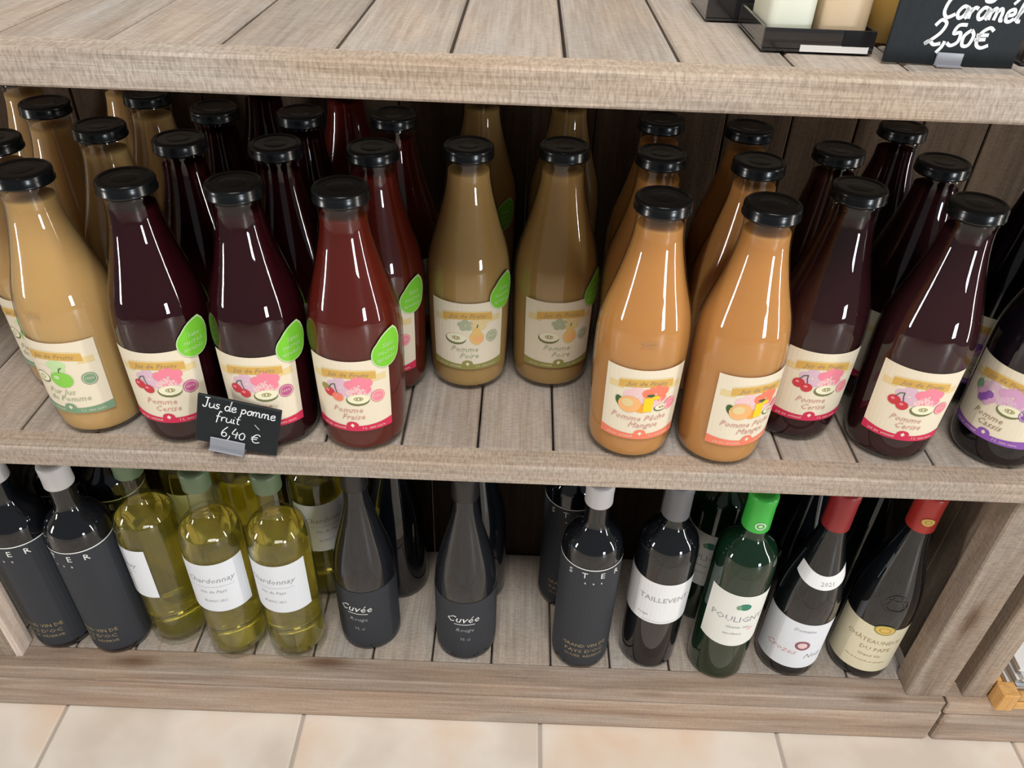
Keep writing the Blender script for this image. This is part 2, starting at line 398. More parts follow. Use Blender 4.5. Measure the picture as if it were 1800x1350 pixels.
# shelf planks, running front to back
def row(x_first, pitch, y0, y1, z1, th, xa, xb):
    x = x_first
    while x > xa: x -= pitch
    while x < xb:
        j = random.uniform(-.0006, .0006)
        ub('shelf_plank', x+.0013, x+pitch-.0013, y0, y1, z1-th+j*.5, z1+j*.5, 'y', M_PLANK, .0016)
        x += pitch
row(-.1365, .0812, YT+.0295, .405, ZT-.0008, .018, -.95, .98)
row(-.1156, .0795, .0285, .405, -.0006, .018, -.95, .98)
row(-.1760, .0800, .0335, .224, ZB-.0006, .018, -.70, .53)
# back boards
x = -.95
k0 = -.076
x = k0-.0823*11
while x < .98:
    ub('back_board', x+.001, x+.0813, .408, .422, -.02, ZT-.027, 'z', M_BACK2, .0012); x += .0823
x = -.70
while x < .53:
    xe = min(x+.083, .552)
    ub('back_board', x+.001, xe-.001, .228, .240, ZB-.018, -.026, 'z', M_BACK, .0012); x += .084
# posts and side boards
ub('front_post', .533, .586, .0085, .044, ZB, -.0255, 'z', M_POST, .002)
ub('front_post', -.720, -.6465, .0145, .040, ZB, -.0255, 'z', M_POST, .002)
ub('added_lit_strip', -.6462, -.6372, .0150, .042, ZB, -.0255, 'z', M_POST_LIT, .001)  # added strip: paints the light on the left post's inner side
for y0 in (.046, .106, .166):
    ub('side_board', .5525, .570, y0, y0+.059, ZB, -.0255, 'z', M_POST, .001)
    ub('side_board', -.690, -.660, y0, y0+.059, ZB, -.0255, 'z', M_POST, .001)

# neighbouring unit at the right
unit2 = empty('shelf_unit', (.9, 0, ZF), 'neighbouring wooden shelf base and post at the right beyond the gap, under the crate', 'shelf')
def ub2(name, x0, x1, y0, y1, z0, z1, axis, mat, bev=.0015, seg=1):
    return board(name, x0-.9, x1-.9, y0, y1, z0-ZF, z1-ZF, axis, mat, unit2, bev, seg)
ub2('shelf_rail', .5865, 1.25, -.001, .033, ZB-.024, ZB+.0006, 'x', M_BASE, .002)
ub2('plinth_board', .594, 1.25, .0005, .022, ZF+.0005, ZB-.0245, 'x', M_BASE, .007, 3)
ub2('front_post', .608, .639, .0095, .040, ZB, -.0255, 'z', M_POST, .002)
for y0 in (.0415, .102, .162): ub2('side_board', .6085, .625, y0, y0+.059, ZB, -.0255, 'z', M_POST, .001)
for i in range(7): ub2('shelf_plank', .6275+i*.08, .705+i*.08, .0415 if i == 0 else .0335, .224, ZB-.0186, ZB-.0006, 'y', M_PLANK, .0016)

# ------------------------------------------------------------------ juice bottles
JP = smooth_prof([(0, .034), (.0015, .0375), (.005, .0408), (.012, .0430), (.025, .0440), (.05, .0448), (.085, .0456), (.115, .0460), (.130, .0458), (.145, .0445),
                  (.160, .0416), (.175, .0372), (.190, .0327), (.205, .0287), (.220, .0252), (.232, .0231), (.241, .0223), (.248, .0221), (.253, .0228), (.256, .0226), (.262, .0220)], 3)
JIN = [(z, max(.004, r-.0016)) for z, r in JP]
LEVEL = .2425
me_shell = mesh('juice_glass', lathe_bm(JP, 48), M_GLASS, True)
capprof = [(.2562, .0232), (.2558, .0248), (.2566, .0256), (.2580, .0257), (.2590, .0252), (.2640, .0253), (.2664, .0247), (.2677, .0234), (.2680, .0215), (.2676, .0205), (.2668, .0198), (.2668, .0120), (.2674, .0095), (.2676, .0040)]
def cap_bm():
    bm = lathe_bm(capprof, 48)
    # knurled skirt: push every second column of the skirt slightly in
    for v in bm.verts:
        if .2585 < v.co.z < .2645:
            a = math.atan2(v.co.y, v.co.x)
            if int(round(a/(2*pi)*48)) % 2: v.co.x *= .988; v.co.y *= .988
    return bm
me_cap = mesh('screw_cap', cap_bm(), M_CAP, True)
for p in me_cap.polygons:
    if abs(p.normal.z) > .98 and p.center.z > .266: p.use_smooth = False
LS = .0415; LB, LT = .0325, .1165
def label_me(R=.0456, lb=LB, lt=LT, ls=LS, mat=None, prof=JP, name='label'):
    pr = Print(); pr.strip(-ls, ls, lb, lt, mat, 0, 18, 4); return pr.build(name, wrap_fn(prof, R))
ME_LABEL = label_me(mat=K['cream'])
def apple_slice(pr, cx, cy, k=1.0):
    pr.blob(cx, cy-.001*k, .0115*k, .0068*k, K['rim'], 3, 16); pr.blob(cx+.0006, cy+.0006*k, .0108*k, .0058*k, K['flesh'], 4, 16)
    pr.ring(cx+.0006, cy+.0008*k, .0045*k, .0024*k, .0008*k, K['olive'], 5, 12); pr.blob(cx-.0008, cy+.0008*k, .0009, .0012, K['browntext'], 5, 8); pr.blob(cx+.0022, cy+.0008*k, .0009, .0012, K['browntext'], 5, 8)
def flower(pr, cx, cy, r, mat, layer, n=5):
    for i in range(n):
        a = 2*pi*i/n+.4; pr.blob(cx+r*.62*cos(a), cy+r*.5*sin(a), r*.52, r*.44, mat, layer, 10)
def juice_print(kind):
    pr = Print()
    band, txt, badge = {'apple': ('greygreen', 'sage', 'greygreen'), 'pear': ('olive', 'sage', 'sage'), 'orange': ('salmon', 'rosetext', 'pink'),
                        'cherry': ('crimson', 'rosetext', 'plumpink'), 'berry': ('crimson', 'rosetext', 'pink'), 'plum': ('crimson', 'rosetext', 'pink'), 'grape': ('purple', 'browntext', 'purple')}[kind]
    l1, l2 = {'apple': ('Pur Jus', 'de Pomme'), 'pear': ('Pomme', 'Poire'), 'orange': ('Pomme Pêche', 'Mangue'), 'cherry': ('Pomme', 'Cerise'),
              'berry': ('Pomme', 'Fraise'), 'plum': ('Pomme', 'Cerise'), 'grape': ('Pomme', 'Cassis')}[kind]
    arch = lambda s: -.0032*(s/.026)**2
    # scroll banner
    pr.strip(-.037, -.022, lambda s: .0925, lambda s: .0995, K['palegold'], 1, 4); pr.strip(.022, .037, lambda s: .0915, lambda s: .0985, K['palegold'], 1, 4)
    pr.strip(-.027, .027, lambda s: .0975+arch(s), lambda s: .1060+arch(s), K['gold'], 2, 14)
    pr.strip(-.027, .027, lambda s: .1060+arch(s), lambda s: .1072+arch(s), K['palegold'], 2, 14)
    pr.text('Jus de Fruits', 0, .0995, .0068, K['browntext'], 3, .3, arch, 1.15)
    # flower wash behind the fruit
    if kind in ('cherry', 'berry', 'plum', 'orange', 'grape'):
        w1, w2 = ('mauve', 'lilac') if kind == 'grape' else ('salmon', 'palepink') if kind == 'orange' else ('pink', 'palepink')
        flower(pr, -.008, .086, .0125, K['lilac'] if kind != 'orange' else K['palepink'], 1)
        flower(pr, .010, .0885, .0125, K[w1], 2); flower(pr, .007, .0795, .009, K[w2], 2)
        pr.blob(.017, .081, .006, .004, K[w2], 1)
    elif kind == 'apple':
        flower(pr, .001, .090, .009, K['palegreen'], 1); flower(pr, -.014, .083, .008, K['cream'], 1)
    else:
        flower(pr, .012, .091, .010, K['palegold'], 1); flower(pr, -.002, .090, .008, K['sage'], 1)
    # fruit
    if kind == 'apple':
        pr.blob(.002, .0745, .0110, .0098, K['green'], 3, 16, 0, lambda a: 1-.16*max(0, sin(a))**6); pr.blob(-.002, .077, .003, .0025, K['palegreen'], 4, 10)
        pr.stroke([(.002, .083), (.003, .087), (.006, .0885)], .0010, K['darkgreen'], 4)
        pr.blob(-.019, .074, .0088, .0068, K['rim'], 3, 14); pr.blob(-.0185, .0748, .0078, .0056, K['flesh'], 4, 14); pr.ring(-.0185, .0748, .0032, .0024, .0007, K['olive'], 5, 10)
    elif kind == 'pear':
        apple_slice(pr, -.013, .073)
        pr.blob(.010, .0765, .0080, .0115, K['pearskin'], 3, 18, 0, lambda a: 1.0 if sin(a) < 0 else 1-.42*abs(cos(a))*sin(a)**.5)
        pr.blob(.012, .0725, .006, .0045, K['peach'], 4, 12); pr.stroke([(.010, .087), (.011, .091)], .0010, K['darkgreen'], 4)
    elif kind == 'orange':
        pr.blob(-.024, .0775, .0040, .0068, K['darkgreen'], 3, 12, .5); pr.blob(-.0145, .0760, .0110, .0098, K['peach'], 4, 16); pr.blob(-.0165, .0780, .006, .005, K['palegold'], 5, 12)
        pr.blob(-.002, .0720, .0075, .0055, K['orange'], 3, 12)
        pr.strip(-.0010, .0080, .0680, .0850, K['yellow'], 5, 4, 2); pr.blob(.010, .0845, .004, .0025, K['yellow'], 5, 10); pr.blob(.005, .0875, .004, .0015, K['darkgreen'], 5, 8)
        apple_slice(pr, .017, .0715, .62)
    elif kind == 'grape':
        for i, (a, b) in enumerate([(-.016, .083), (-.010, .081), (-.020, .079), (-.0135, .0765), (-.007, .077), (-.017, .0735), (-.0105, .0725)]):
            pr.blob(a, b, .0042, .0040, K['purple' if i % 2 else 'mauve'], 3+i % 2, 10)
        pr.blob(-.024, .085, .0045, .006, K['greygreen'], 3, 10); apple_slice(pr, .012, .073)
    else:
        pr.blob(-.020, .0785, .0062, .0056, K['red'], 3, 12); pr.blob(-.0115, .0745, .0058, .0052, K['red' if kind != 'berry' else 'salmon'], 4, 12)
        pr.blob(-.0215, .080, .002, .0015, K['pink'], 5, 8); pr.blob(-.0125, .076, .002, .0015, K['pink'], 5, 8)
        pr.stroke([(-.020, .083), (-.017, .088), (-.013, .0895)], .0009, K['darkgreen'], 4); pr.stroke([(-.0115, .079), (-.013, .085), (-.013, .0895)], .0009, K['darkgreen'], 4)
        if kind == 'berry': pr.blob(-.024, .083, .005, .004, K['olive'], 3, 10)
        apple_slice(pr, .008, .0725)
    # round badge
    bx, by = (.0275, .0735)
    pr.blob(bx, by, .0072, .0072, K[badge], 4, 16); pr.ring(bx, by, .0062, .0062, .0005, K['cream'], 5, 16); pr.text('100%', bx, by-.0010, .0042, K['cream'], 5)
    # name in script, weight line
    pr.text(l1, -.003, .0560, .0098, K[txt], 3, .35, lambda s: .0012*(s/.03)**2); pr.text(l2, .002, .0475, .0098, K[txt], 3, .35, lambda s: .0012*(s/.03)**2)
    # coloured foot band with a white house mark and lines of text
    pr.strip(-LS, LS, LB, lambda s: .0390+.0035*(abs(s)/LS)**2, K[band], 2, 18)
    pr.blob(0, .0400, .0062, .0048, K[band], 3, 14); pr.blob(0, .0400, .0026, .0022, K['cream'], 4, 4, pi/2)
    pr.text('pur jus  artisanal', -.0205, .0350, .0040, K['cream'], 3); pr.text('1 L  sans sucre', .0215, .0350, .0040, K['cream'], 3)
    return pr.build('label_print', wrap_fn(JP, .0456))
def leaf_me():
    pr = Print(); cx, cy, R_ = .0395, .1195, .0158
    def out(k, mat, layer):
        n = 28; vs = [(cx, cy)]; fs = []
        for q in (.33, .66, 1.0):
            for i in range(n):
                a = 2*pi*i/n; d = a-radians(62); d = (d+pi) % (2*pi)-pi
                r = R_*k*(1+.72*max(0, 1-abs(d)/radians(66))**1.35)
                vs.append((cx+r*q*cos(a), cy+r*q*sin(a)))
        for i in range(n):
            j = (i+1) % n; fs.append((0, 1+i, 1+j))
            for g in range(2): fs.append((1+g*n+i, 1+g*n+n+i, 1+g*n+n+j, 1+g*n+j))
        pr.add(vs, fs, mat, layer)
    out(1.0, K['palegreen'], 6); out(.93, K['leafgreen'], 7)
    return pr.build('leaf_sticker', wrap_fn(JP, .0456))
def leaf_text_me():
    pr = Print(); cx, cy = .0395, .1195
    pr.text('Sans', cx+.002, cy+.0065, .0070, K['palegreen'], 9, .2); pr.text('sucres', cx, cy-.0005, .0075, K['palegreen'], 9, .2); pr.text('ajoutés', cx-.001, cy-.0075, .0070, K['palegreen'], 9, .2)
    return pr.build('leaf_print', wrap_fn(JP, .0456))
def date_me():
    pr = Print(); pr.text('2022', -.004, .142, .0075, K['browntext'], 1); return pr.build('date_code', wrap_fn(JP, .0456))
ME_LEAF, ME_LEAFT, ME_DATE = leaf_me(), leaf_text_me(), date_me()
ME_JUICE = {}; ME_PRINT = {}
def juice_me(kind):
    if kind not in ME_JUICE:
        pr = [(max(z, .0065), r-(.0025 if z < .0065 else 0)) for z, r in JIN if z < LEVEL]+[(LEVEL, radius_at(JIN, LEVEL)), (LEVEL, .003)]
        ME_JUICE[kind] = mesh('juice', lathe_bm(pr, 48), J[kind], True); ME_PRINT[kind] = juice_print(kind)
    return ME_JUICE[kind]
def juice_bottle(kind, x, y, rz, label, group, leaf=False, date=False, faces=True):
    b = empty('juice_bottle', (x, y, .0008), label, 'bottle', group, radians(rz)); b.scale = (1, 1, 1.013)
    link('glass', me_shell, b); link('juice', juice_me(kind), b); link('cap', me_cap, b)
    if faces:
        l = link('label', ME_LABEL, b); link('label_print', ME_PRINT[kind], l)
    if leaf:
        f = link('leaf_sticker', ME_LEAF, b); link('leaf_print', ME_LEAFT, f)
    if date: link('date_code', ME_DATE, b)
    return b
GA, GD, GP, GO, GR = 'apple juice bottles on the middle shelf', 'dark red juice bottles on the middle shelf', 'pear juice bottles on the middle shelf', 'orange juice bottles on the middle shelf', 'plum juice bottles on the middle shelf'
for a in [
 ('apple', -.4375, .0625, -6, 'golden apple juice bottle at the front left with a green apple on its label', GA, False, True),
 ('apple', -.5015, .1331, -10, 'golden apple juice bottle cut by the left picture edge, behind the front apple bottle', GA),
 ('apple', -.5048, .2386, 8, 'golden apple juice bottle with whole cap, third back in the left column', GA),
 ('apple', -.4206, .1781, 0, 'golden apple juice bottle between front apple bottle and the dark cherry bottles', GA),
 ('apple', -.4152, .2845, 0, 'golden apple juice bottle whose cap is half hidden under the top shelf rail', GA),
 ('apple', -.4780, .3600, 0, 'golden apple juice bottle at the very back, only its neck showing', GA),
 ('apple', -.5900, .3450, 0, 'golden apple juice bottle in the far upper left corner, neck only', GA),
 ('cherry', -.3428, .0530, 3, 'black-red cherry juice bottle beside the front apple bottle, green leaf sticker, behind chalk sign', GD, True),
 ('cherry', -.2488, .0520, 2, 'black-red cherry juice bottle directly right of the chalk price sign top, second in front row', GD, True),
 ('berry', -.1567, .0515, -2, 'bright red strawberry juice bottle at the front with full green leaf sticker', GD, True),
 ('cherry', -.3317, .1511, 0, 'black-red cherry juice bottle in second row behind the first cherry bottle', GD, True),
 ('cherry', -.2378, .1477, 0, 'black-red cherry juice bottle in second row behind the second cherry bottle', GD, True),
 ('berry', -.1453, .1477, 0, 'red strawberry juice bottle in second row, half its label and leaf showing', GD, True),
 ('cherry', -.3284, .2436, 0, 'black-red cherry juice bottle in third row with its cap next to an apple cap', GD),
 ('cherry', -.2359, .2402, 0, 'black-red cherry juice bottle in third row, middle of the dark caps', GD),
 ('berry', -.1384, .2458, 0, 'dark red strawberry juice bottle in third row near the bare back boards', GD),
 ('cherry', -.3120, .3590, 0, 'black-red cherry juice bottle at the back, neck leaning behind a third-row cap', GD),
 ('berry', -.2140, .3590, 0, 'dark red juice bottle at the back, only its neck showing between two caps', GD),
 ('pear', -.0540, .1632, 2, 'cloudy brown pear juice bottle with green leaf sticker, first of the pair', GP, True),
 ('pear', .0400, .1720, 10, 'cloudy brown pear juice bottle next to the orange juice, dim leaf sticker', GP, True),
 ('pear', -.0510, .3560, -10, 'cloudy pear juice bottle behind the first pear bottle, against back boards', GP, True),
 ('pear', .0530, .3600, 0, 'cloudy pear juice bottle behind the second pear bottle, against back boards', GP),
 ('orange', .1225, .0560, 4, 'bright orange juice bottle at the front next to the bare planks', GO, False, True),
 ('orange', .2160, .0515, 20, 'bright orange juice bottle at the front with its label turned to the right', GO),
 ('orange', .1345, .1623, 0, 'orange juice bottle in second row behind the first orange bottle', GO),
 ('orange', .1475, .2635, 0, 'orange juice bottle in third row, cap just under the shelf rail', GO),
 ('orange', .2267, .1509, 0, 'orange juice bottle in second row behind the turned orange bottle', GO),
 ('orange', .2389, .2484, 0, 'orange juice bottle in third row, farthest right of the orange ones', GO),
 ('plum', .3052, .0960, 0, 'dark plum-red juice bottle partly behind the turned orange bottle', GR),
 ('plum', .4010, .0695, -11, 'dark plum-red juice bottle at the front with pink flower label in full view', GR),
 ('plum', .3162, .1906, 0, 'dark plum-red juice bottle behind the one beside the orange bottles', GR),
 ('plum', .4095, .2689, 0, 'dark plum-red juice bottle at the back with cap touching the rail shadow', GR),
 ('plum', .4112, .1678, 0, 'dark plum-red juice bottle in second row behind the full-label plum bottle', GR),
 ('grape', .5140, .0630, -52, 'near-black grape juice bottle cut by the right edge with purple-banded label', 'grape juice bottles on the middle shelf'),
 ('grape', .5250, .1680, -20, 'near-black grape juice bottle behind the purple-banded one', 'grape juice bottles on the middle shelf'),
]:
    juice_bottle(*a)

# ------------------------------------------------------------------ wine bottles
BX = smooth_prof([(0, .031), (.0015, .0350), (.006, .0372), (.014, .0376), (.06, .0376), (.12, .0376), (.185, .0376), (.200, .0371), (.212, .0350), (.221, .0302), (.228, .0236), (.234, .0182), (.241, .0153), (.250, .0146), (.270, .0143), (.286, .0141), (.2875, .0155), (.2965, .0156), (.2985, .0146)], 3)
BG = smooth_prof([(0, .033), (.0015, .0370), (.006, .0395), (.014, .0402), (.05, .0402), (.100, .0402), (.125, .0398), (.145, .0378), (.165, .0340), (.185, .0288), (.205, .0236), (.222, .0192), (.238, .0160), (.252, .0148), (.286, .0141), (.2875, .0155), (.2965, .0156), (.2985, .0146)], 3)
ME_BX_DARK = mesh('dark_bottle_glass', lathe_bm(BX, 44), M_DARKGLASS, True)
ME_BX_GREEN = mesh('green_bottle_glass', lathe_bm(BX, 44), M_GREENGLASS, True)
ME_BX_CLEAR = mesh('clear_wine_glass', lathe_bm(BX, 44), M_GLASS, True)
ME_BG_DARK = mesh('sloped_bottle_glass', lathe_bm(BG, 44), M_DARKGLASS, True)
ME_BG_FROST = mesh('satin_bottle_glass', lathe_bm(BG, 44), M_FROST, True)
wl = [(max(z, .015), r-.0024) for z, r in BX if z < .2135]
ME_WINE = mesh('white_wine', lathe_bm(wl+[(.2135, radius_at(BX, .2135)-.0022), (.2135, .003)], 44), M_WHITEWINE, True)
def capsule_me(z0, mat):
    z = z0; pr = [(z, .0150), (z, .0163), (z+.0008, .0166), (.285, .0162), (.2872, .0166), (.2968, .0167), (.3000, .0158), (.3003, .010)]
    return mesh('capsule', lathe_bm(pr, 36), mat, True)
CAPS = {k: capsule_me(z, m) for k, z, m in (('white', .270, M_CAPS_WHITE), ('grey', .2500, M_CAPS_GREY), ('green', .2500, M_CAPS_GREEN), ('dullgreen', .275, M_CAPS_PALEGREEN), ('red', .2450, M_CAPS_RED), ('red2', .2480, M_CAPS_RED2), ('black', .262, M_CAPS_BLACK))}
def wl_me(prof, R, s0, s1, lo, hi, mat, name='label', nx=20):
    pr = Print(); pr.strip(s0, s1, lo, hi, mat, 0, nx, 6); return pr.build(name, wrap_fn(prof, R))
# label artwork -----------------------------------------------------
RB, RG = .0376, .0402
L_SYR = wl_me(BX, RB, -RB*2.6, RB*2.6, .012, .1935, K['matteblack'], nx=36)
p = Print(); p.strip(-RB*2.6, RB*2.6, .1925, .1940, K['silver'], 1, 36)
for ch, a in zip('STER', (-.030, -.0115, .0105, .030)): p.text(ch, a, .1790, .0125, K['silver'], 1)
for a in (-.010, 0, .010): p.text('a', a, .1690, .0060, K['silver'], 1)
p.text('GRAND VIN DE', 0, .0480, .0085, K['dimgold'], 1, 0, None, 1.0); p.text('PAYS D\'OC', 0, .0370, .0085, K['dimgold'], 1, 0, None, 1.25); p.text('CUVÉE  RÉSERVE', 0, .0280, .0060, K['dimgold'], 1, 0, None, 1.2)
P_SYR = p.build('label_print', wrap_fn(BX, RB))
L_WHITE = wl_me(BX, RB, -.045, .045, .100, .1830, K['coolwhite'])
p = Print(); p.text('Chardonnay', 0, .1520, .0120, K['greytext'], 1, .3); p.strip(-.027, .027, .1445, .1449, K['greytext'], 1, 10)
p.text('Vin de Pays', 0, .1340, .0070, K['greytext'], 1, .3); p.text('BLANC SEC', 0, .1180, .0055, K['greytext'], 1); P_WHITE = p.build('label_print', wrap_fn(BX, RB))
L_CUV = wl_me(BG, RG, -.070, .070, .006, .1170, K['matteblack'], nx=28)
p = Print(); p.text('Cuvée', -.002, .0800, .0170, K['silver'], 1, .35); p.strip(-.014, .013, .0755, .0765, K['silver'], 1, 10)
p.text('Rouge', 0, .0620, .0095, K['greytext'], 1, .3); p.text('75 cl', 0, .0440, .0070, K['greytext'], 1); P_CUV = p.build('label_print', wrap_fn(BG, RG))
L_TAI = wl_me(BX, RB, -.068, .062, .094, lambda s: .1665, K['white'], nx=26)
p = Print(); p.text('TAILLEVENT', .004, .1340, .0118, K['greytext'], 1); p.text('rouge', -.020, .1060, .0060, K['greytext'], 1, .3)
p.strip(-.020, .030, .0975, .0979, K['greytext'], 1, 10); p.text('L', -.055, .150, .010, K['greytext'], 1); P_TAI = p.build('label_print', wrap_fn(BX, RB))
L_POU = wl_me(BX, RB, -.043, .043, lambda s: .0735+.004*(s/.043)**2, .1670, K['warmwhite'], nx=20)
p = Print(); p.blob(.004, .1480, .0075, .0060, K['bluegreen'], 1, 12); p.blob(-.003, .1465, .0035, .0040, K['greygreen'], 1, 10)
p.text('POULIGNY', 0, .1200, .0140, K['greytext'], 1); p.text('GRAND VIN', .002, .1080, .0055, K['greytext'], 1); p.text('appellation', -.002, .0960, .0055, K['greytext'], 1, .3)
p.blob(.020, .1050, .0050, .0030, K['palepink'], 1, 10); P_POU = p.build('label_print', wrap_fn(BX, RB))
L_COT = wl_me(BG, RG, -.062, .055, .0225, .1090, K['coolwhite'], nx=26)
p = Print(); p.text('Domaine', -.003, .0940, .0075, K['greytext'], 1, .3); p.ring(0, .0680, .0095, .0090, .0035, K['emblemred'], 1, 16); p.blob(0, .0680, .0045, .0050, K['palepink'], 2, 8)
p.text('Crozes', -.024, .0490, .0140, K['rosetext'], 1, .35); p.text('Noir', .020, .0430, .0130, K['greytext'], 1, .35); P_COT = p.build('label_print', wrap_fn(BG, RG))
lo = lambda s: .1665+.010*(s/.035)**2; hi = lambda s: .1855+.012*(s/.035)**2 - .004*(abs(s)/.035)**6
L_COLLAR = wl_me(BG, .030, -.036, .036, lo, hi, K['white'], 'neck_label', 18)
p = Print(); p.text('2021', .004, .1720, .0085, K['greytext'], 1); P_COLLAR = p.build('year_print', wrap_fn(BG, .030))
L_PAPE = wl_me(BG, RG, -.062, .045, .0190, .1040, K['winecream'], nx=26)
p = Print(); bend = lambda s: .0
p.text('CHÂTEAUNEUF', -.006, .0740, .0098, K['browntext'], 1); p.text('DU PAPE', 0, .0600, .0098, K['browntext'], 1); p.text('Grand Vin', -.004, .0480, .0070, K['browntext'], 1, .3)
p.text('Mis en bouteille au domaine', -.006, .0370, .0045, K['browntext'], 1, .2); P_PAPE = p.build('label_print', wrap_fn(BG, RG))
p = Print(); p.blob(.000, .1020, .0130, .0090, K['olive'], 3, 20); p.blob(0, .1022, .0112, .0072, K['brightgold'], 4, 18); p.ring(0, .1022, .0070, .0045, .0010, K['olive'], 5, 14); P_SEAL = p.build('gold_seal', wrap_fn(BG, RG))
p = Print()
for (a, b, c, d) in ((-.012, .140, -.004, .158), (.012, .140, .004, .158), (-.010, .152, .010, .152), (-.008, .137, .008, .137)):
    p.stroke([(a, b), ((a+c)/2, (b+d)/2), (c, d)], .0016, M_FROST, 2)
p.ring(0, .148, .014, .013, .0016, M_FROST, 2, 20); P_CREST = p.build('embossed_crest', wrap_fn(BG, .037))
p = Print(); p.ring(0, .262, .0062, .0055, .0014, K['white'], 1, 14); p.blob(0, .262, .0026, .0024, K['palegreen'], 1, 8); P_RING = p.build('capsule_emblem', wrap_fn([(.2, .0165), (.31, .0165)], .0165))
p = Print(); p.blob(0, .266, .0072, .0056, K['brightgold'], 1, 16); p.ring(0, .266, .0040, .0030, .0008, K['olive'], 2, 10); P_GOLDCAP = p.build('gold_emblem', wrap_fn([(.2, .0165), (.31, .0165)], .0165))

def wine(x, y, rz, glass, caps, label, group, lab=None, pr=None, extra=(), wine_in=False):
    b = empty('wine_bottle', (x, y, ZB+.0008), label, 'bottle', group, radians(rz)); b.scale = (1, 1, 1.045)
    link('glass', glass, b)
    c = link('capsule', CAPS[caps], b)
    if wine_in: link('wine', ME_WINE, b)
    if lab:
        l = link('label', lab, b)
        if pr: link('label_print', pr, l)
    for nm_, me_, on in extra: link(nm_, me_, c if on == 'c' else b)
    return b
WD, WW, WC, WS = 'dark wine bottles with black labels', 'white wine bottles on the bottom shelf', 'sloped satin black wine bottles', 'dark wine bottles at the right of the bottom shelf'
for a in [
 (-.5992, .0640, -8, ME_BX_DARK, 'white', 'black-labelled wine bottle with white capsule standing against the left post', WD, L_SYR, P_SYR),
 (-.5215, .0600, -14, ME_BX_DARK, 'white', 'black-labelled wine bottle with white capsule, next to the white wine', WD, L_SYR, P_SYR),
 (-.5960, .1500, 0, ME_BX_DARK, 'black', 'dark wine bottle in the second row behind the leftmost white-capsuled one', WD, L_SYR, P_SYR),
 (-.5170, .1450, 0, ME_BX_DARK, 'black', 'dark wine bottle in second row between white capsule and white wine', WD, L_SYR, P_SYR),
 (-.4460, .0760, -58, ME_BX_CLEAR, 'dullgreen', 'clear white wine bottle with its white label turned to the left', WW, L_WHITE, P_WHITE, (), True),
 (-.3605, .0590, 4, ME_BX_CLEAR, 'dullgreen', 'clear white wine bottle with white label in the middle of the three', WW, L_WHITE, P_WHITE, (), True),
 (-.2800, .0610, -8, ME_BX_CLEAR, 'dullgreen', 'clear white wine bottle with white label next to the black sloped bottle', WW, L_WHITE, P_WHITE, (), True),
 (-.4300, .1720, 40, ME_BX_CLEAR, 'dullgreen', 'golden white wine bottle in second row behind the turned-label bottle', WW, L_WHITE, None, (), True),
 (-.3520, .1600, 150, ME_BX_CLEAR, 'dullgreen', 'golden white wine bottle in second row between two front white wines', WW, L_WHITE, None, (), True),
 (-.2580, .1620, 30, ME_BX_CLEAR, 'dullgreen', 'golden white wine bottle in second row beside the sloped black bottle, grey label', WW, L_WHITE, P_WHITE, (), True),
 (-.1850, .0840, -8, ME_BG_FROST, 'black', 'sloped satin black wine bottle with silver script beside the white wine', WC, L_CUV, P_CUV),
 (-.0525, .0740, 2, ME_BG_FROST, 'black', 'sloped satin black wine bottle with silver script standing alone in the middle', WC, L_CUV, P_CUV),
 (-.1560, .1700, 0, ME_BG_DARK, 'black', 'sloped black wine bottle in second row behind the one beside white wine', WC),
 (-.0420, .1660, 0, ME_BG_DARK, 'black', 'sloped black wine bottle hidden behind the lone middle bottle', WC),
 (.1034, .0650, 2, ME_BX_DARK, 'white', 'black-labelled wine bottle with white capsule right of the empty planks', WD, L_SYR, P_SYR),
 (.0850, .1620, 0, ME_BX_DARK, 'black', 'dark wine bottle peeking out behind the white-capsuled one right of centre', WD, L_SYR, P_SYR),
 (.1964, .0705, -6, ME_BX_DARK, 'grey', 'dark red wine bottle with grey capsule and white wraparound label', WS, L_TAI, P_TAI),
 (.2884, .0575, -2, ME_BX_GREEN, 'green', 'dark green wine bottle with bright green capsule and white label', WS, L_POU, P_POU, (('capsule_emblem', P_RING, 'c'),)),
 (.2790, .1500, -26, ME_BX_GREEN, 'black', 'green wine bottle in second row behind the bright green capsule', WS, L_POU, P_POU),
 (.3864, .0680, -4, ME_BG_DARK, 'red', 'sloped dark wine bottle with plain red capsule and white collar label', WS, L_COT, P_COT, (('neck_label', L_COLLAR, 'b'), ('year_print', P_COLLAR, 'b'))),
 (.4863, .0695, -10, ME_BG_DARK, 'red2', 'sloped dark wine bottle with gold-sealed red capsule and cream label by the post', WS, L_PAPE, P_PAPE, (('gold_seal', P_SEAL, 'b'), ('embossed_crest', P_CREST, 'b'), ('gold_emblem', P_GOLDCAP, 'c'))),
 (.4000, .1640, 0, ME_BG_DARK, 'black', 'dark wine bottle in second row behind the plain red capsule', WS),
 (.4900, .1640, 0, ME_BG_DARK, 'black', 'dark wine bottle in second row behind the gold-sealed red capsule', WS),
]: wine(*a)

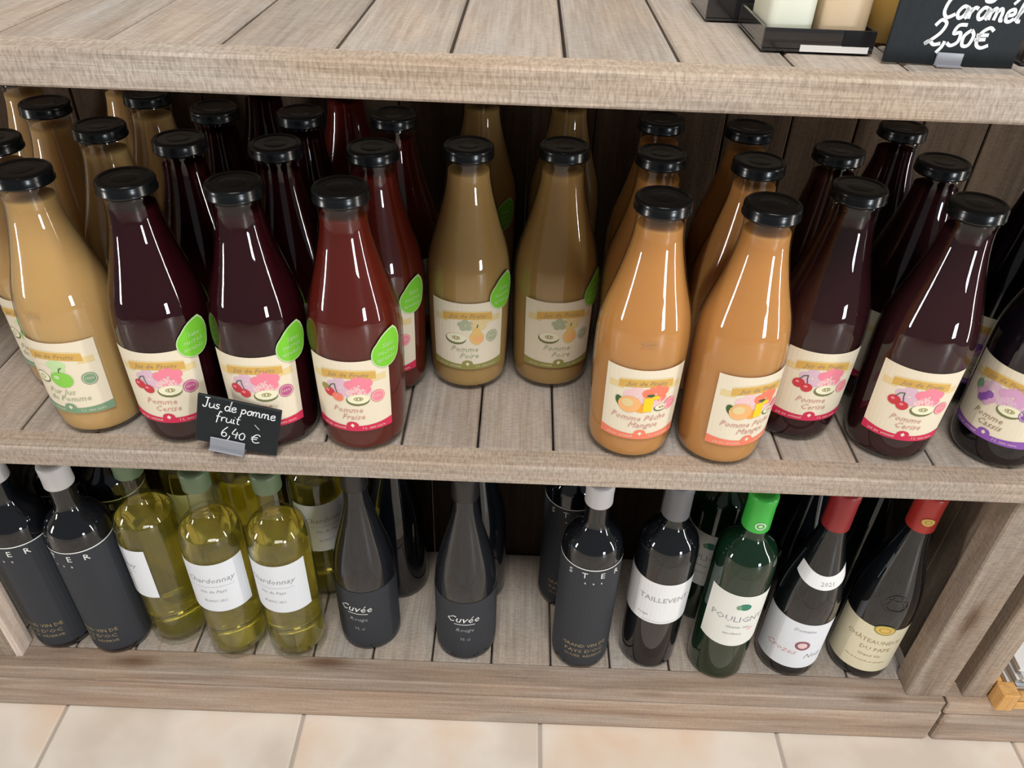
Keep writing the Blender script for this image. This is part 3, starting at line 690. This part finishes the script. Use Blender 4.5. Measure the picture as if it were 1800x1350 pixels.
# ------------------------------------------------------------------ chalk signs
def chalk_sign(name, loc, rot, wdt, hgt, label, writer, clip_s, clip_w=.02, clip_h=.014, cz=-.004, group='chalk price signs'):
    b = empty(name, loc, label, 'sign', group); b.rotation_euler = rot
    link('slate', mesh('slate', box_bm(wdt, .003, hgt, .0006, 1, (wdt/2, 0, hgt/2)), M_SLATE), b)
    pr = Print(); writer(pr)
    link('chalk_lettering', pr.build('chalk_lettering', lambda s, t, l: (s, -.0016-.00008*l, t)), b)
    bm = box_bm(clip_w, .0016, clip_h, .0004, 1, (clip_s, -.0026, clip_h/2+cz))
    box_bm(clip_w, .014, .0016, .0004, 1, (clip_s, -.0005, cz-.0002), bm); box_bm(clip_w, .0016, clip_h*.8, .0004, 1, (clip_s, .0027, clip_h*.4+cz), bm)
    link('clip', mesh('clip', bm, M_CLIP), b)
    return b
def w_mid(pr):
    hand(pr, 'Jus de pomme', .005, .0440, .0125, .0011, K['chalk'], 1.0)
    hand(pr, 'fruit', .018, .0300, .0125, .0010, K['chalk'], 1.05)
    pr.stroke([(.056, .034), (.061, .029)], .0010, K['chalkdim']); 
    hand(pr, '6,40 €', .024, .0120, .0135, .0010, K['chalk'], 1.1)
chalk_sign('price_sign', (-.3153, -.0012, .0222), (radians(-4), radians(13.0), 0), .080, .057, 'small tilted black chalk price sign standing before the dark cherry bottles', w_mid, .032, .034, .013)
def w_top(pr):
    hand(pr, 'Fudge', .020, .0500, .0185, .0024, K['chalk'], 1.25)
    hand(pr, 'Caramel', .0300, .0310, .0170, .0024, K['chalk'], .98)
    hand(pr, '2,50€', .0255, .0135, .0165, .0024, K['chalk'], 1.15)
    pr.stroke([(.078, .042), (.086, .052), (.092, .058)], .0020, K['chalk'])
chalk_sign('price_sign', (.2538, .011, ZT+.0008), (radians(-3), radians(1.3), 0), .0935, .075, 'large upright black chalk price sign on the top shelf beside the trays', w_top, .046, .019, .0085, .0004)

# ------------------------------------------------------------------ trays and sweets on the top shelf
def tray(x0, x1, y0, y1, h, label, strip=True):
    b = empty('acrylic_tray', ((x0+x1)/2, (y0+y1)/2, ZT+.0006), label, 'tray', 'smoked trays on the top shelf')
    dx, dy = (x1-x0)/2, (y1-y0)/2; t = .002
    link('tray_base', mesh('tray_base', box_bm(2*dx, 2*dy, t, .0004, 1, (0, 0, t/2)), M_SMOKE), b)
    for nme, sx, sy, cx, cy in (('front_wall', 2*dx, t, 0, -dy+t/2), ('back_wall', 2*dx, t, 0, dy-t/2), ('side_wall', t, 2*dy-2*t, -dx+t/2, 0), ('side_wall', t, 2*dy-2*t, dx-t/2, 0)):
        link(nme, mesh(nme, box_bm(sx, sy, h-t, .0005, 1, (cx, cy, t+(h-t)/2)), M_SMOKE), b)
    if strip:
        link('white_strip', mesh('white_strip', box_bm(.050, .0006, .0045, 0, 1, (.012, -dy-.0004, .0028)), K['white']), b)  # plain white strip along the foot of the front wall
        link('dark_sticker', mesh('dark_sticker', box_bm(.019, .0006, .0110, 0, 1, (.0265, -dy-.0004, .0105)), K['black']), b)
    return b
tray(.1712, .2530, .029, .112, .0160, 'smoked acrylic tray with white strip, front tray on top shelf')
tray(.1460, .2060, .121, .200, .0200, 'smoked acrylic tray behind the front tray on top shelf', False)
tray(.3560, .4300, .016, .100, .0200, 'smoked acrylic tray beyond the chalk sign at the right edge', False)
def pack(x0, x1, y0, y1, z0, h, mat, label):
    b = empty('sweet_pack', ((x0+x1)/2, (y0+y1)/2, z0), label, 'pack', 'wrapped sweets in the trays')
    bm = box_bm(x1-x0, y1-y0, h, .006, 3, (0, 0, h/2)); link('wrapper', mesh('wrapper', bm, mat, True), b)
    bm = box_bm((x1-x0)*.9, .004, .012, .001, 1, (0, 0, h+.005)); link('sealed_top', mesh('sealed_top', bm, mat), b)
ZP = ZT+.0030
pack(.1740, .2080, .036, .090, ZP, .060, M_SOAPW, 'cream-white sweet pack standing in the front tray')
pack(.2125, .2480, .036, .090, ZP, .060, M_SOAPB, 'beige sweet pack standing in the front tray')
pack(.1490, .2020, .126, .180, ZP, .060, M_SOAPW, 'cream-white sweet pack in the rear tray')
pack(.3600, .4200, .022, .080, ZP, .060, M_SOAPW, 'cream-white sweet pack in the tray at the right edge')
b = empty('sweet_jar', (.2760, .0800, ZT+.0004), 'amber jar of sweets behind the large chalk sign', 'jar')
link('jar_body', mesh('jar_body', lathe_bm([(0, .016), (.002, .019), (.05, .019), (.058, .016)], 28), M_AMBER, True), b)
link('lid', mesh('lid', lathe_bm([(.058, .0165), (.058, .018), (.068, .018), (.070, .016)], 28), M_CAP, True), b)

# ------------------------------------------------------------------ crate with magazines at lower right
cr = empty('wooden_crate', (.75, .06, ZB+.0008), 'small orange pine crate of papers on the neighbouring shelf base', 'crate')
def cb(name, x0, x1, y0, y1, z0, z1, axis='x'): return board(name, x0-.75, x1-.75, y0-.06, y1-.06, z0, z1, axis, M_PINE, cr, .0015)
for xx in (.6415, .862):
    for yy in (-.009, .136): cb('corner_block', xx, xx+.022, yy, yy+.022, 0, .034, 'z')
for z in (.002, .019):
    cb('slat', .664, .8615, -.007, .001, z, z+.0145); cb('slat', .664, .8615, .148, .156, z, z+.0145)
    cb('slat', .6425, .650, .0135, .1355, z, z+.0145, 'y'); cb('slat', .8755, .883, .0135, .1355, z, z+.0145, 'y')
cb('crate_floor', .652, .872, .002, .147, 0, .003)
for i, m in enumerate((K['white'], M_PAPERBLUE, K['coolwhite'], M_PAPERBLUE, K['white'])):
    b = empty('magazine', (.767, .0760, ZB+.0044+i*.0095), ['white magazine at the bottom of the crate pile', 'blue-grey magazine second from the bottom in the crate', 'pale magazine in the middle of the crate pile', 'blue-grey magazine under the top one in the crate', 'white magazine on top of the crate pile'][i], 'magazine', 'magazines in the crate', radians((-2, 1, -1, 2, -3)[i]))
    link('pages', mesh('pages', box_bm(.188, .118, .0075, .0008, 1, (0, 0, .0045)), K['warmwhite']), b)
    link('cover', mesh('cover', box_bm(.190, .120, .0010, .0003, 1, (0, 0, .0088)), m), b)
